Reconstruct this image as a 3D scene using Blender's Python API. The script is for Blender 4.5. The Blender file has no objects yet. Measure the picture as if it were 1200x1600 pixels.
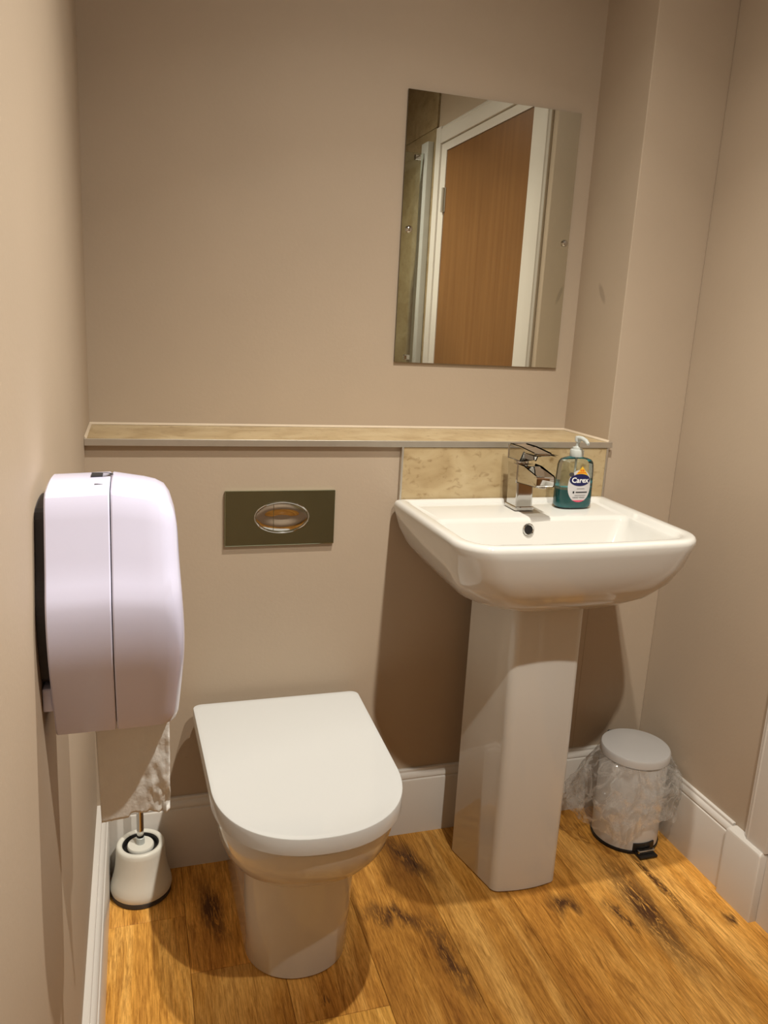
import bpy, bmesh, math, random
from mathutils import Vector, Matrix, noise
random.seed(7)
C = bpy.context.scene.collection
S = bpy.context.scene

# ------------------------------------------------------------------ camera
YAW, PITCH, ROLL = 0.3109, -0.2336, 0.0533
CAM = Vector((0.0961, -1.6714, 1.2534)); FPX = 1241.3
fw = Vector((math.sin(YAW)*math.cos(PITCH), math.cos(YAW)*math.cos(PITCH), math.sin(PITCH)))
rt = Vector((math.cos(YAW), -math.sin(YAW), 0)); up = rt.cross(fw)
r2 = math.cos(ROLL)*rt + math.sin(ROLL)*up; u2 = -math.sin(ROLL)*rt + math.cos(ROLL)*up
cd = bpy.data.cameras.new('camera'); cam = bpy.data.objects.new('camera', cd); C.objects.link(cam)
M = Matrix((r2, u2, -fw)).transposed().to_4x4(); M.translation = CAM
cam.matrix_world = M
cd.sensor_fit = 'VERTICAL'; cd.sensor_height = 36.0; cd.lens = FPX/1600*36.0; cd.clip_start = .01
S.camera = cam

# ------------------------------------------------------------------ world, lamps, exposure
w = bpy.data.worlds.new('world'); S.world = w; w.use_nodes = True
w.node_tree.nodes['Background'].inputs[0].default_value = (1, .9, .75, 1)
w.node_tree.nodes['Background'].inputs[1].default_value = 0.02
CEIL = 2.40
# each recessed lamp: place, watts, and its beam as (degrees off the axis, relative intensity)
LAMPS = [((.71, -.66, CEIL-.012), 140, [(0, 3.0), (10, 3.0), (20, 3.1), (30, 3.0), (40, 1.65), (50, .72), (60, .30), (70, .12), (80, .04)]),
         ((.745, -1.44, CEIL-.012), 127, [(0, .20), (15, .20), (23, .30), (27, 2.8), (32, 3.8), (40, 2.6), (50, 1.4), (60, .40), (70, .15), (80, .04)])]
for loc, e, beam in LAMPS:
    l = bpy.data.lights.new('downlight_beam', 'POINT'); l.energy = e; l.color = (1, .962, .865); l.shadow_soft_size = .018
    l.use_nodes = True; lt = l.node_tree; em = lt.nodes['Emission']
    g_ = lt.nodes.new('ShaderNodeTexCoord'); sx_ = lt.nodes.new('ShaderNodeSeparateXYZ'); lt.links.new(g_.outputs['Normal'], sx_.inputs[0])   # direction in the lamp's own space
    ab_ = lt.nodes.new('ShaderNodeMath'); ab_.operation = 'ABSOLUTE'; lt.links.new(sx_.outputs[2], ab_.inputs[0])
    rp_ = lt.nodes.new('ShaderNodeValToRGB'); el = rp_.color_ramp.elements; el[0].position = 0; el[0].color = (0, 0, 0, 1)
    el[1].position = 1; el[1].color = (beam[0][1]/4,)*3+(1,)
    for q_, v_ in beam[1:]:
        n_ = el.new(math.cos(math.radians(q_))); n_.color = (v_/4,)*3+(1,)
    lt.links.new(ab_.outputs[0], rp_.inputs[0]); lt.links.new(rp_.outputs[0], em.inputs['Strength'])
    o = bpy.data.objects.new('downlight_beam', l); C.objects.link(o); o.location = loc
S.view_settings.view_transform = 'Standard'; S.view_settings.look = 'None'
S.view_settings.gamma = 1; S.view_settings.exposure = 0.0; S.view_settings.use_curve_mapping = False

# ------------------------------------------------------------------ materials
def nt(name):
    m = bpy.data.materials.new(name); m.use_nodes = True
    t = m.node_tree; b = t.nodes['Principled BSDF']
    return m, t, b
def N(t, kind, **kw):
    n = t.nodes.new(kind)
    for k, v in kw.items(): setattr(n, k, v)
    return n
def mat(name, col, rough=.5, metal=0., bump=0., bscale=60., var=0., vscale=4., coat=0., trans=0., ior=1.45, spec=.5):
    m, t, b = nt(name)
    if metal < .5: col = tuple(c*.86 for c in col)
    b.inputs['Base Color'].default_value = (*col, 1); b.inputs['Roughness'].default_value = rough
    b.inputs['Metallic'].default_value = metal; b.inputs['Coat Weight'].default_value = coat
    b.inputs['Coat Roughness'].default_value = .04
    b.inputs['Transmission Weight'].default_value = trans; b.inputs['IOR'].default_value = ior
    b.inputs['Specular IOR Level'].default_value = spec
    geo = N(t, 'ShaderNodeNewGeometry')
    if bump:
        n = N(t, 'ShaderNodeTexNoise'); n.inputs['Scale'].default_value = bscale; n.inputs['Detail'].default_value = 5
        t.links.new(geo.outputs['Position'], n.inputs['Vector'])
        bp = N(t, 'ShaderNodeBump'); bp.inputs['Strength'].default_value = bump; bp.inputs['Distance'].default_value = .002
        t.links.new(n.outputs[0], bp.inputs['Height']); t.links.new(bp.outputs[0], b.inputs['Normal'])
    if var:
        n = N(t, 'ShaderNodeTexNoise'); n.inputs['Scale'].default_value = vscale; n.inputs['Detail'].default_value = 4
        t.links.new(geo.outputs['Position'], n.inputs['Vector'])
        r = N(t, 'ShaderNodeValToRGB')
        r.color_ramp.elements[0].position = .3; r.color_ramp.elements[1].position = .7
        r.color_ramp.elements[0].color = (*[c*(1-var) for c in col], 1); r.color_ramp.elements[1].color = (*[min(1, c*(1+var)) for c in col], 1)
        t.links.new(n.outputs[0], r.inputs[0]); t.links.new(r.outputs[0], b.inputs['Base Color'])
    return m

def wood_floor():
    m, t, b = nt('oak_plank')
    geo = N(t, 'ShaderNodeNewGeometry'); oi = N(t, 'ShaderNodeObjectInfo')
    # shift the grain from plank to plank
    cmb = N(t, 'ShaderNodeCombineXYZ')
    mu = N(t, 'ShaderNodeMath', operation='MULTIPLY'); mu.inputs[1].default_value = 37.0
    t.links.new(oi.outputs['Random'], mu.inputs[0]); t.links.new(mu.outputs[0], cmb.inputs[2]); t.links.new(mu.outputs[0], cmb.inputs[1])
    add = N(t, 'ShaderNodeVectorMath', operation='ADD')
    t.links.new(geo.outputs['Position'], add.inputs[0]); t.links.new(cmb.outputs[0], add.inputs[1])
    def stretched(sx, sy):
        mp = N(t, 'ShaderNodeMapping'); mp.inputs['Scale'].default_value = (sx, sy, 1)
        t.links.new(add.outputs[0], mp.inputs['Vector']); return mp
    def noise_(mp, scale, detail, dist=0., rough=.6):
        n = N(t, 'ShaderNodeTexNoise'); n.inputs['Scale'].default_value = scale; n.inputs['Detail'].default_value = detail
        n.inputs['Distortion'].default_value = dist; n.inputs['Roughness'].default_value = rough
        t.links.new(mp.outputs[0], n.inputs['Vector']); return n
    broad = noise_(stretched(11, 1.2), 1.0, 5, .8)
    fine = noise_(stretched(330, 22), 1.0, 6, .5, .7)
    fig = noise_(stretched(46, 4.0), 1.0, 7, 2.2, .7)
    r1 = N(t, 'ShaderNodeValToRGB'); cr = r1.color_ramp
    cr.elements[0].position = .28; cr.elements[0].color = (.355, .14, .022, 1)
    cr.elements[1].position = .72; cr.elements[1].color = (.84, .47, .125, 1)
    e = cr.elements.new(.5); e.color = (.585, .27, .047, 1)
    t.links.new(broad.outputs[0], r1.inputs[0])
    r2_ = N(t, 'ShaderNodeValToRGB'); r2_.color_ramp.elements[0].position = .36; r2_.color_ramp.elements[0].color = (.62, .57, .50, 1)
    r2_.color_ramp.elements[1].position = .62; r2_.color_ramp.elements[1].color = (1.10, 1.14, 1.25, 1)
    t.links.new(fine.outputs[0], r2_.inputs[0])
    r3 = N(t, 'ShaderNodeValToRGB'); r3.color_ramp.elements[0].position = .36; r3.color_ramp.elements[0].color = (.55, .48, .42, 1)
    r3.color_ramp.elements[1].position = .50; r3.color_ramp.elements[1].color = (1, 1, 1, 1)
    t.links.new(fig.outputs[0], r3.inputs[0])
    def mulc(a, bb, f=1.0):
        x = N(t, 'ShaderNodeMix', data_type='RGBA', blend_type='MULTIPLY'); x.inputs[0].default_value = f
        t.links.new(a, x.inputs[6]); t.links.new(bb, x.inputs[7]); return x.outputs[2]
    col = mulc(mulc(r1.outputs[0], r2_.outputs[0]), r3.outputs[0], .8)
    # plank to plank tone
    tone = N(t, 'ShaderNodeMapRange'); tone.inputs[3].default_value = .93; tone.inputs[4].default_value = 1.32
    t.links.new(oi.outputs['Random'], tone.inputs[0])
    hs = N(t, 'ShaderNodeHueSaturation'); t.links.new(col, hs.inputs['Color']); t.links.new(tone.outputs[0], hs.inputs['Value'])
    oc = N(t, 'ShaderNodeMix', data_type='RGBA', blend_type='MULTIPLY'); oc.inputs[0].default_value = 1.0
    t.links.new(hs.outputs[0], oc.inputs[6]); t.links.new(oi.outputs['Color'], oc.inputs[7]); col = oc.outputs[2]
    # rustic knots and dark burls where the real boards have them (x, y, half width, half length, turn)
    warp = noise_(stretched(30, 6), 1.0, 5, 1.0, .7)
    wv = N(t, 'ShaderNodeVectorMath', operation='MULTIPLY_ADD')
    wv.inputs[1].default_value = (.07, .12, 0); wv.inputs[2].default_value = (-.035, -.06, 0)
    t.links.new(warp.outputs['Color'], wv.inputs[0])
    wp = N(t, 'ShaderNodeVectorMath', operation='ADD'); t.links.new(geo.outputs['Position'], wp.inputs[0]); t.links.new(wv.outputs[0], wp.inputs[1])
    streak = noise_(stretched(90, 14), 1.0, 6, 2.4, .7)
    sr = N(t, 'ShaderNodeMapRange'); sr.inputs[1].default_value = .38; sr.inputs[2].default_value = .50
    t.links.new(streak.outputs[0], sr.inputs[0])
    total = None
    for (kx, ky, rx, ry, rot) in KNOTS:
        mp = N(t, 'ShaderNodeMapping', vector_type='TEXTURE')
        mp.inputs['Location'].default_value = (kx, ky, 0); mp.inputs['Rotation'].default_value = (0, 0, rot); mp.inputs['Scale'].default_value = (rx, ry, 100)
        t.links.new(wp.outputs[0], mp.inputs['Vector'])
        ln = N(t, 'ShaderNodeVectorMath', operation='LENGTH'); t.links.new(mp.outputs[0], ln.inputs[0])
        mr = N(t, 'ShaderNodeMapRange'); mr.inputs[1].default_value = .25; mr.inputs[2].default_value = 1.25; mr.inputs[3].default_value = 1; mr.inputs[4].default_value = 0
        t.links.new(ln.outputs['Value'], mr.inputs[0])
        if total is None: total = mr.outputs[0]
        else:
            mx = N(t, 'ShaderNodeMath', operation='MAXIMUM'); t.links.new(total, mx.inputs[0]); t.links.new(mr.outputs[0], mx.inputs[1]); total = mx.outputs[0]
    km = N(t, 'ShaderNodeMath', operation='MULTIPLY'); t.links.new(total, km.inputs[0]); t.links.new(sr.outputs[0], km.inputs[1])
    kx_ = N(t, 'ShaderNodeMix', data_type='RGBA'); t.links.new(km.outputs[0], kx_.inputs[0]); t.links.new(col, kx_.inputs[6])
    kx_.inputs[7].default_value = (.085, .034, .012, 1)
    t.links.new(kx_.outputs[2], b.inputs['Base Color'])
    b.inputs['Roughness'].default_value = .46; b.inputs['Specular IOR Level'].default_value = .22
    bp = N(t, 'ShaderNodeBump'); bp.inputs['Strength'].default_value = .12; bp.inputs['Distance'].default_value = .001
    t.links.new(fine.outputs[0], bp.inputs['Height']); t.links.new(bp.outputs[0], b.inputs['Normal'])
    return m
KNOTS = [(.690, -.42, .026, .13, .1), (.62, -.29, .09, .030, -.5), (1.175, -.40, .042, .19, -.05), (1.255, -.33, .013, .20, .0), (1.11, -.40, .02, .05, .2),
         (1.345, -.47, .016, .016, 0), (.235, -.17, .026, .10, .15), (.70, -.10, .03, .12, .35), (1.0, -.34, .035, .04, .3), (.42, -.46, .008, .008, 0),
         (.40, -.75, .03, .10, 0), (1.05, -.85, .03, .12, 0)]

def wall_paint(smudge=False):
    m = mat('wall_paint', (.50, .397, .296), .62, bump=.10, bscale=140, var=.018, vscale=5, spec=.35)
    return m
def column_paint():
    m = wall_paint(); m.name = 'wall_paint_smudged'; t = m.node_tree; b = t.nodes['Principled BSDF']
    geo = [n for n in t.nodes if n.type == 'NEW_GEOMETRY'][0]
    mp = N(t, 'ShaderNodeMapping', vector_type='TEXTURE'); mp.inputs['Location'].default_value = (1.195, .100, 1.350)
    mp.inputs['Rotation'].default_value = (-.62, 0, 0); mp.inputs['Scale'].default_value = (1, .0085, .028)
    t.links.new(geo.outputs['Position'], mp.inputs['Vector'])
    ln = N(t, 'ShaderNodeVectorMath', operation='LENGTH'); t.links.new(mp.outputs[0], ln.inputs[0])
    mr = N(t, 'ShaderNodeMapRange'); mr.inputs[1].default_value = .7; mr.inputs[2].default_value = 1.2; mr.inputs[3].default_value = .45; mr.inputs[4].default_value = 0
    t.links.new(ln.outputs['Value'], mr.inputs[0])
    src = b.inputs['Base Color'].links[0].from_socket
    x = N(t, 'ShaderNodeMix', data_type='RGBA'); t.links.new(mr.outputs[0], x.inputs[0]); t.links.new(src, x.inputs[6]); x.inputs[7].default_value = (.22, .17, .12, 1)
    t.links.new(x.outputs[2], b.inputs['Base Color'])
    return m
def stone(k=1., name='travertine'):
    m, t, b = nt(name)
    geo = N(t, 'ShaderNodeNewGeometry')
    def nz(sc, d, dist, sx=(1, 1, 1)):
        mp = N(t, 'ShaderNodeMapping'); mp.inputs['Scale'].default_value = sx; t.links.new(geo.outputs['Position'], mp.inputs['Vector'])
        n = N(t, 'ShaderNodeTexNoise'); n.inputs['Scale'].default_value = sc; n.inputs['Detail'].default_value = d; n.inputs['Distortion'].default_value = dist
        t.links.new(mp.outputs[0], n.inputs['Vector']); return n
    n1 = nz(9, 8, 1.0, (1, 1, 1.8)); n2 = nz(60, 6, .6, (1, 1, 1.5))
    r = N(t, 'ShaderNodeValToRGB'); cr = r.color_ramp
    cr.elements[0].position = .32; cr.elements[0].color = (.44*k, .31*k, .155*k, 1); cr.elements[1].position = .68; cr.elements[1].color = (.62*k, .485*k, .285*k, 1)
    cr.elements.new(.5).color = (.55*k, .41*k, .225*k, 1)
    t.links.new(n1.outputs[0], r.inputs[0])
    r2 = N(t, 'ShaderNodeValToRGB'); r2.color_ramp.elements[0].position = .27; r2.color_ramp.elements[0].color = (.58, .50, .40, 1)
    r2.color_ramp.elements[1].position = .44; r2.color_ramp.elements[1].color = (1, 1, 1, 1)
    t.links.new(n2.outputs[0], r2.inputs[0])
    x = N(t, 'ShaderNodeMix', data_type='RGBA', blend_type='MULTIPLY'); x.inputs[0].default_value = .8
    t.links.new(r.outputs[0], x.inputs[6]); t.links.new(r2.outputs[0], x.inputs[7]); t.links.new(x.outputs[2], b.inputs['Base Color'])
    b.inputs['Roughness'].default_value = .33
    return m
def oak_door():
    m, t, b = nt('oak_veneer')
    geo = N(t, 'ShaderNodeNewGeometry'); mp = N(t, 'ShaderNodeMapping'); mp.inputs['Scale'].default_value = (1, 26, 1.2)
    t.links.new(geo.outputs['Position'], mp.inputs['Vector'])
    n = N(t, 'ShaderNodeTexNoise'); n.inputs['Scale'].default_value = 1.4; n.inputs['Detail'].default_value = 6; n.inputs['Distortion'].default_value = .3
    t.links.new(mp.outputs[0], n.inputs['Vector'])
    r = N(t, 'ShaderNodeValToRGB'); r.color_ramp.elements[0].position = .3; r.color_ramp.elements[0].color = (.165, .070, .019, 1)
    r.color_ramp.elements[1].position = .7; r.color_ramp.elements[1].color = (.21, .097, .029, 1)
    t.links.new(n.outputs[0], r.inputs[0]); t.links.new(r.outputs[0], b.inputs['Base Color']); b.inputs['Roughness'].default_value = .4
    return m
def clear_film(name, tint, gloss, ior=1.4, rough=.08, bump=0., milk=0.):
    m = bpy.data.materials.new(name); m.use_nodes = True; t = m.node_tree; t.nodes.remove(t.nodes['Principled BSDF'])
    out = t.nodes['Material Output']
    tr = N(t, 'ShaderNodeBsdfTransparent'); tr.inputs[0].default_value = (*tint, 1)
    gl = N(t, 'ShaderNodeBsdfGlossy'); gl.inputs['Roughness'].default_value = rough
    fr = N(t, 'ShaderNodeFresnel'); fr.inputs[0].default_value = ior
    mm = N(t, 'ShaderNodeMath', operation='MULTIPLY'); mm.inputs[1].default_value = gloss; mm.use_clamp = True
    t.links.new(fr.outputs[0], mm.inputs[0])
    mx = N(t, 'ShaderNodeMixShader'); t.links.new(mm.outputs[0], mx.inputs[0]); t.links.new(tr.outputs[0], mx.inputs[1]); t.links.new(gl.outputs[0], mx.inputs[2])
    last = mx
    if milk:
        df = N(t, 'ShaderNodeBsdfDiffuse'); df.inputs[0].default_value = (.85, .83, .8, 1)
        m2 = N(t, 'ShaderNodeMixShader'); m2.inputs[0].default_value = milk
        t.links.new(mx.outputs[0], m2.inputs[1]); t.links.new(df.outputs[0], m2.inputs[2]); last = m2
    if bump:
        geo = N(t, 'ShaderNodeNewGeometry'); n = N(t, 'ShaderNodeTexNoise'); n.inputs['Scale'].default_value = 70; n.inputs['Detail'].default_value = 4; n.inputs['Distortion'].default_value = 1.2
        t.links.new(geo.outputs['Position'], n.inputs['Vector'])
        bp = N(t, 'ShaderNodeBump'); bp.inputs['Strength'].default_value = bump; bp.inputs['Distance'].default_value = .01
        t.links.new(n.outputs[0], bp.inputs['Height']); t.links.new(bp.outputs[0], gl.inputs['Normal']); t.links.new(bp.outputs[0], fr.inputs['Normal'])
    t.links.new(last.outputs[0], out.inputs[0])
    return m

def liner_film():
    m = bpy.data.materials.new('bin_liner_film'); m.use_nodes = True; t = m.node_tree; t.nodes.remove(t.nodes['Principled BSDF'])
    out = t.nodes['Material Output']; geo = N(t, 'ShaderNodeNewGeometry')
    n = N(t, 'ShaderNodeTexNoise'); n.inputs['Scale'].default_value = 22; n.inputs['Detail'].default_value = 4; n.inputs['Distortion'].default_value = 1.0
    t.links.new(geo.outputs['Position'], n.inputs['Vector'])
    bp = N(t, 'ShaderNodeBump'); bp.inputs['Strength'].default_value = .5; bp.inputs['Distance'].default_value = .006
    t.links.new(n.outputs[0], bp.inputs['Height'])
    gl = N(t, 'ShaderNodeBsdfGlossy'); gl.inputs['Roughness'].default_value = .16; t.links.new(bp.outputs[0], gl.inputs['Normal'])
    tl = N(t, 'ShaderNodeBsdfTranslucent'); tl.inputs[0].default_value = (.85, .84, .82, 1)
    df = N(t, 'ShaderNodeBsdfDiffuse'); df.inputs[0].default_value = (.85, .84, .82, 1)
    a1 = N(t, 'ShaderNodeMixShader'); a1.inputs[0].default_value = .5; t.links.new(tl.outputs[0], a1.inputs[1]); t.links.new(df.outputs[0], a1.inputs[2])
    a2 = N(t, 'ShaderNodeMixShader'); a2.inputs[0].default_value = .30; t.links.new(a1.outputs[0], a2.inputs[1]); t.links.new(gl.outputs[0], a2.inputs[2])
    tr = N(t, 'ShaderNodeBsdfTransparent'); tr.inputs[0].default_value = (.985, .985, .98, 1)
    mr = N(t, 'ShaderNodeMapRange'); mr.inputs[1].default_value = 0; mr.inputs[2].default_value = .10; mr.inputs[3].default_value = .62; mr.inputs[4].default_value = .17
    sb = N(t, 'ShaderNodeMath', operation='SUBTRACT'); sb.inputs[1].default_value = .5; ab = N(t, 'ShaderNodeMath', operation='ABSOLUTE')
    t.links.new(n.outputs[0], sb.inputs[0]); t.links.new(sb.outputs[0], ab.inputs[0]); t.links.new(ab.outputs[0], mr.inputs[0])
    mx = N(t, 'ShaderNodeMixShader'); t.links.new(mr.outputs[0], mx.inputs[0]); t.links.new(tr.outputs[0], mx.inputs[1]); t.links.new(a2.outputs[0], mx.inputs[2])
    t.links.new(mx.outputs[0], out.inputs[0]); return m
MT = dict(
    wall=wall_paint(), column=column_paint(), floor=wood_floor(), stone=stone(.80), shower_stone=stone(.50, 'shower_stone'), oak=oak_door(),
    ceil=mat('ceiling_white', (.50, .48, .44), .8),
    gloss_white=mat('skirting_gloss_white', (.74, .69, .63), .28, bump=.03, bscale=40, var=.01),
    ceramic=mat('white_ceramic', (.725, .705, .66), .07, coat=.3, var=.006, vscale=3),
    plastic_white=mat('white_seat_plastic', (.70, .70, .685), .05, var=.005, vscale=3),
    alu=mat('brushed_aluminium', (.60, .56, .49), .38, .85, var=.03, vscale=40),
    chrome=mat('chrome', (.60, .59, .57), .06, 1., var=.01, vscale=30),
    chrome_dark=mat('polished_steel_plate', (.38, .43, .31), .06, 1., var=.01, vscale=30),
    mirror=mat('mirror_silver', (.74, .74, .66), .005, 1., var=.004, vscale=2),
    glass_edge=mat('mirror_edge', (.07, .055, .03), .2, var=.05, vscale=30),
    lilac=mat('lilac_plastic', (.745, .735, .95), .18, var=.01, vscale=6, coat=.2),
    dark=mat('black_plastic', (.012, .011, .011), .35, var=.05, vscale=30),
    dark_grey=mat('dark_grey_plastic', (.04, .036, .04), .5, var=.05, vscale=30),
    paper=mat('tissue_paper', (.86, .84, .80), .9, bump=.35, bscale=260, var=.02, vscale=60),
    enamel=mat('white_enamel', (.66, .65, .64), .22, var=.008, vscale=8),
    brush_white=mat('warm_white_plastic', (.80, .77, .68), .38, var=.008, vscale=20),
    rubber=mat('grey_rubber', (.055, .05, .05), .6, var=.05, vscale=40),
    pump=mat('translucent_pump_plastic', (.80, .84, .81), .22, trans=.35, var=.01, vscale=60),
    bottle=clear_film('clear_bottle_plastic', (.90, .94, .90), 1.6, 1.45, .05),
    film=liner_film(),
    screen=clear_film('shower_glass', (.93, .96, .93), 1.0, 1.45, .01),
    liquid=mat('teal_soap', (.002, .33, .40), .08, trans=.0, ior=1.36, var=.05, vscale=40),
    label=mat('silver_label', (.62, .60, .60), .35, var=.01, vscale=60),
    navy=mat('navy_print', (.012, .014, .085), .35, var=.02, vscale=60),
    yellow=mat('yellow_print', (.85, .52, .04), .4, var=.03, vscale=60),
    orange=mat('orange_print', (.78, .19, .015), .4, var=.03, vscale=60),
    pink=mat('pink_print', (.70, .09, .16), .4, var=.03, vscale=60),
    white=mat('white_print', (.9, .9, .9), .4, var=.01, vscale=60),
    bead=mat('cream_sealant', (.66, .54, .40), .45, var=.02, vscale=40),
    post=mat('pale_grey_post', (.62, .62, .58), .4, .3, var=.02, vscale=20),
    ink=mat('black_print', (.02, .02, .025), .5, var=.05, vscale=60),
)
# ------------------------------------------------------------------ mesh helpers
def obj(name, bm, m, parent=None, smooth=None):
    bmesh.ops.recalc_face_normals(bm, faces=bm.faces[:])
    me = bpy.data.meshes.new(name); bm.to_mesh(me); bm.free()
    me.materials.append(MT[m] if isinstance(m, str) else m)
    if smooth is not None:
        for p in me.polygons: p.use_smooth = True
        me.set_sharp_from_angle(angle=math.radians(smooth))
    o = bpy.data.objects.new(name, me); C.objects.link(o)
    if parent is not None:
        o.parent = parent; o.matrix_parent_inverse = parent.matrix_world.inverted()
    return o
def thing(name, label, cat, loc, group=None):
    o = bpy.data.objects.new(name, None); o.empty_display_size = .05; C.objects.link(o); o.location = loc
    o.matrix_world = Matrix.Translation(loc)
    o['label'] = label; o['category'] = cat
    if group: o['group'] = group
    return o
def tag(o, label, cat):
    o['label'] = label; o['category'] = cat; return o
def struct(o, label=None):
    o['kind'] = 'structure'
    if label: o['label'] = label
    return o
def box(bm, x0, x1, y0, y1, z0, z1, bev=0., seg=2):
    r = bmesh.ops.create_cube(bm, size=1)
    vs = r['verts']
    for v in vs:
        v.co = Vector(((x0+x1)/2 + v.co.x*(x1-x0), (y0+y1)/2 + v.co.y*(y1-y0), (z0+z1)/2 + v.co.z*(z1-z0)))
    if bev:
        es = {e for v in vs for e in v.link_edges}
        bmesh.ops.bevel(bm, geom=list(es), offset=bev, segments=seg, profile=.5, affect='EDGES')
    return bm
def bx(*a, **k): return box(bmesh.new(), *a, **k)
def loft(bm, loops, cap0=True, cap1=True, closed=True):
    rows = [[bm.verts.new(p) for p in L] for L in loops]
    n = len(rows[0])
    for a, b in zip(rows, rows[1:]):
        for i in range(n if closed else n-1):
            j = (i+1) % n
            bm.faces.new((a[i], a[j], b[j], b[i]))
    for row, c in ((rows[0], cap0), (rows[-1], cap1)):
        if c:
            mid = sum((v.co for v in row), Vector())/n
            cv = bm.verts.new(mid); ring = [bm.verts.new(v.co.lerp(mid, .04)) for v in row]
            for i in range(n):
                j = (i+1) % n
                bm.faces.new((row[i], row[j], ring[j], ring[i])); bm.faces.new((ring[i], ring[j], cv))
    return rows
def lathe(bm, prof, c, n=48, cap0=True, cap1=True):
    loft(bm, [[Vector((c[0]+r*math.cos(2*math.pi*k/n), c[1]+r*math.sin(2*math.pi*k/n), c[2]+z)) for k in range(n)] for r, z in prof], cap0, cap1)
    return bm
def tube(bm, pts, r, n=12, cap=True):
    loops = []
    for i, p in enumerate(pts):
        p = Vector(p); a = Vector(pts[max(i-1, 0)]); b = Vector(pts[min(i+1, len(pts)-1)])
        d = (b-a).normalized(); s = d.cross(Vector((0, 0, 1)))
        if s.length < 1e-3: s = d.cross(Vector((0, 1, 0)))
        s.normalize(); q = d.cross(s)
        rr = r[i] if isinstance(r, (list, tuple)) else r
        loops.append([p + rr*(math.cos(2*math.pi*k/n)*s + math.sin(2*math.pi*k/n)*q) for k in range(n)])
    loft(bm, loops, cap, cap); return bm
def rrect(x0, x1, yf, yb, rf, rb, z, n=10, bow=0.):
    """rounded rectangle; yf is the front (towards the room), yb the back; bow curves the front out"""
    pts = []
    def arc(cx, cy, r, a0, a1):
        for k in range(n+1):
            a = a0+(a1-a0)*k/n; pts.append(Vector((cx+r*math.cos(a), cy+r*math.sin(a), z)))
    def line(p, q, m):
        for k in range(1, m): pts.append(p.lerp(q, k/m))
    m = 14
    arc(x1-rb, yb-rb, rb, math.pi/2, 0)
    line(pts[-1], Vector((x1, yf+rf, z)), m)
    arc(x1-rf, yf+rf, rf, 0, -math.pi/2)
    line(pts[-1], Vector((x0+rf, yf, z)), m)
    arc(x0+rf, yf+rf, rf, -math.pi/2, -math.pi)
    line(pts[-1], Vector((x0, yb-rb, z)), m)
    arc(x0+rb, yb-rb, rb, math.pi, math.pi/2)
    line(pts[-1], Vector((x1-rb, yb, z)), m)
    if bow:
        cx, hw = (x0+x1)/2, (x1-x0)/2
        for p in pts:
            f = max(0., (yb-p.y)/(yb-yf))
            p.y -= bow*(1-((p.x-cx)/hw)**2)*f**3
    return pts
def dloop(cx, hw, yb, ys, yf, z, rb=.02, e=2.25, n=40):
    """D shape: straight back and sides, superelliptic front"""
    pts = []
    for k in range(7):
        a = math.pi/2*(1-k/6); pts.append(Vector((cx+hw-rb+rb*math.cos(a), yb-rb+rb*math.sin(a), z)))
    for k in range(1, 10): pts.append(Vector((cx+hw, (yb-rb)+(ys-yb+rb)*k/10, z)))
    for k in range(n+1):
        a = math.pi*k/n; c, s = math.cos(a), math.sin(a)
        pts.append(Vector((cx+hw*math.copysign(abs(c)**(2/e), c), ys+(yf-ys)*abs(s)**(2/e), z)))
    for k in range(1, 10): pts.append(Vector((cx-hw, ys+(yb-rb-ys)*k/10, z)))
    for k in range(7):
        a = math.pi-math.pi/2*k/6; pts.append(Vector((cx-hw+rb+rb*math.cos(a), yb-rb+rb*math.sin(a), z)))
    for k in range(1, 8): pts.append(Vector((cx-hw+rb+(2*hw-2*rb)*k/8, yb, z)))
    return pts
def text_mesh(txt, size, fn, name, m, parent, bold=0.):
    cu = bpy.data.curves.new('txt', 'FONT'); cu.body = txt; cu.size = size; cu.align_x = 'CENTER'; cu.align_y = 'CENTER'; cu.resolution_u = 3; cu.offset = bold
    to = bpy.data.objects.new('txt', cu); C.objects.link(to); bpy.context.view_layer.update()
    me = bpy.data.meshes.new_from_object(to.evaluated_get(bpy.context.evaluated_depsgraph_get()))
    bpy.data.objects.remove(to); bpy.data.curves.remove(cu)
    for v in me.vertices: v.co = fn(v.co.x, v.co.y)
    me.name = name; me.materials.clear(); me.materials.append(MT[m])
    o = bpy.data.objects.new(name, me); C.objects.link(o); o.parent = parent; o.matrix_parent_inverse = parent.matrix_world.inverted()
    return o

# ------------------------------------------------------------------ room
W, XC, D, H = 1.4019, 1.1954, .2115, 1.0
YR = -2.25
T = .10
PW = .178
floor = struct(obj('floor', bx(-T, W+T, YR-T, D+T, -.06, -.012), 'dark_grey'))
ends = {0: -.178, 1: -.338, 2: -.503, 3: -1.02, 4: -.86, 5: -.72, 6: -1.10, 7: -.93}
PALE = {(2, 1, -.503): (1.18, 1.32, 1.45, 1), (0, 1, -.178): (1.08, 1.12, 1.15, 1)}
k = 0
while k*PW+.0015 < W+.02:
    xa, xb = max(0, k*PW+.0015), min(W+.02, (k+1)*PW+.0015)
    if k == 0: xa = 0.
    cuts = [0.0]; y = ends[k]
    while y > YR: cuts.append(y); y -= 1.22
    cuts.append(YR)
    for ya, yb in zip(cuts, cuts[1:]):
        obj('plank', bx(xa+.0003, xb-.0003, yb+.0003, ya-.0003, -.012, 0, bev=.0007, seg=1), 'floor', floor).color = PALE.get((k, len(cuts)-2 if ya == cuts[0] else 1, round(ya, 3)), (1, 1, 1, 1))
    k += 1
struct(obj('wall_back_upper', bx(0, XC, D, D+T, 0, CEIL), 'wall'))
struct(obj('wall_back_lower', bx(0, XC, 0, D, -.012, .985), 'wall'))
struct(obj('wall_column', bx(XC, W, 0, D+T, -.012, CEIL, bev=.002), 'column'))
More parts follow.
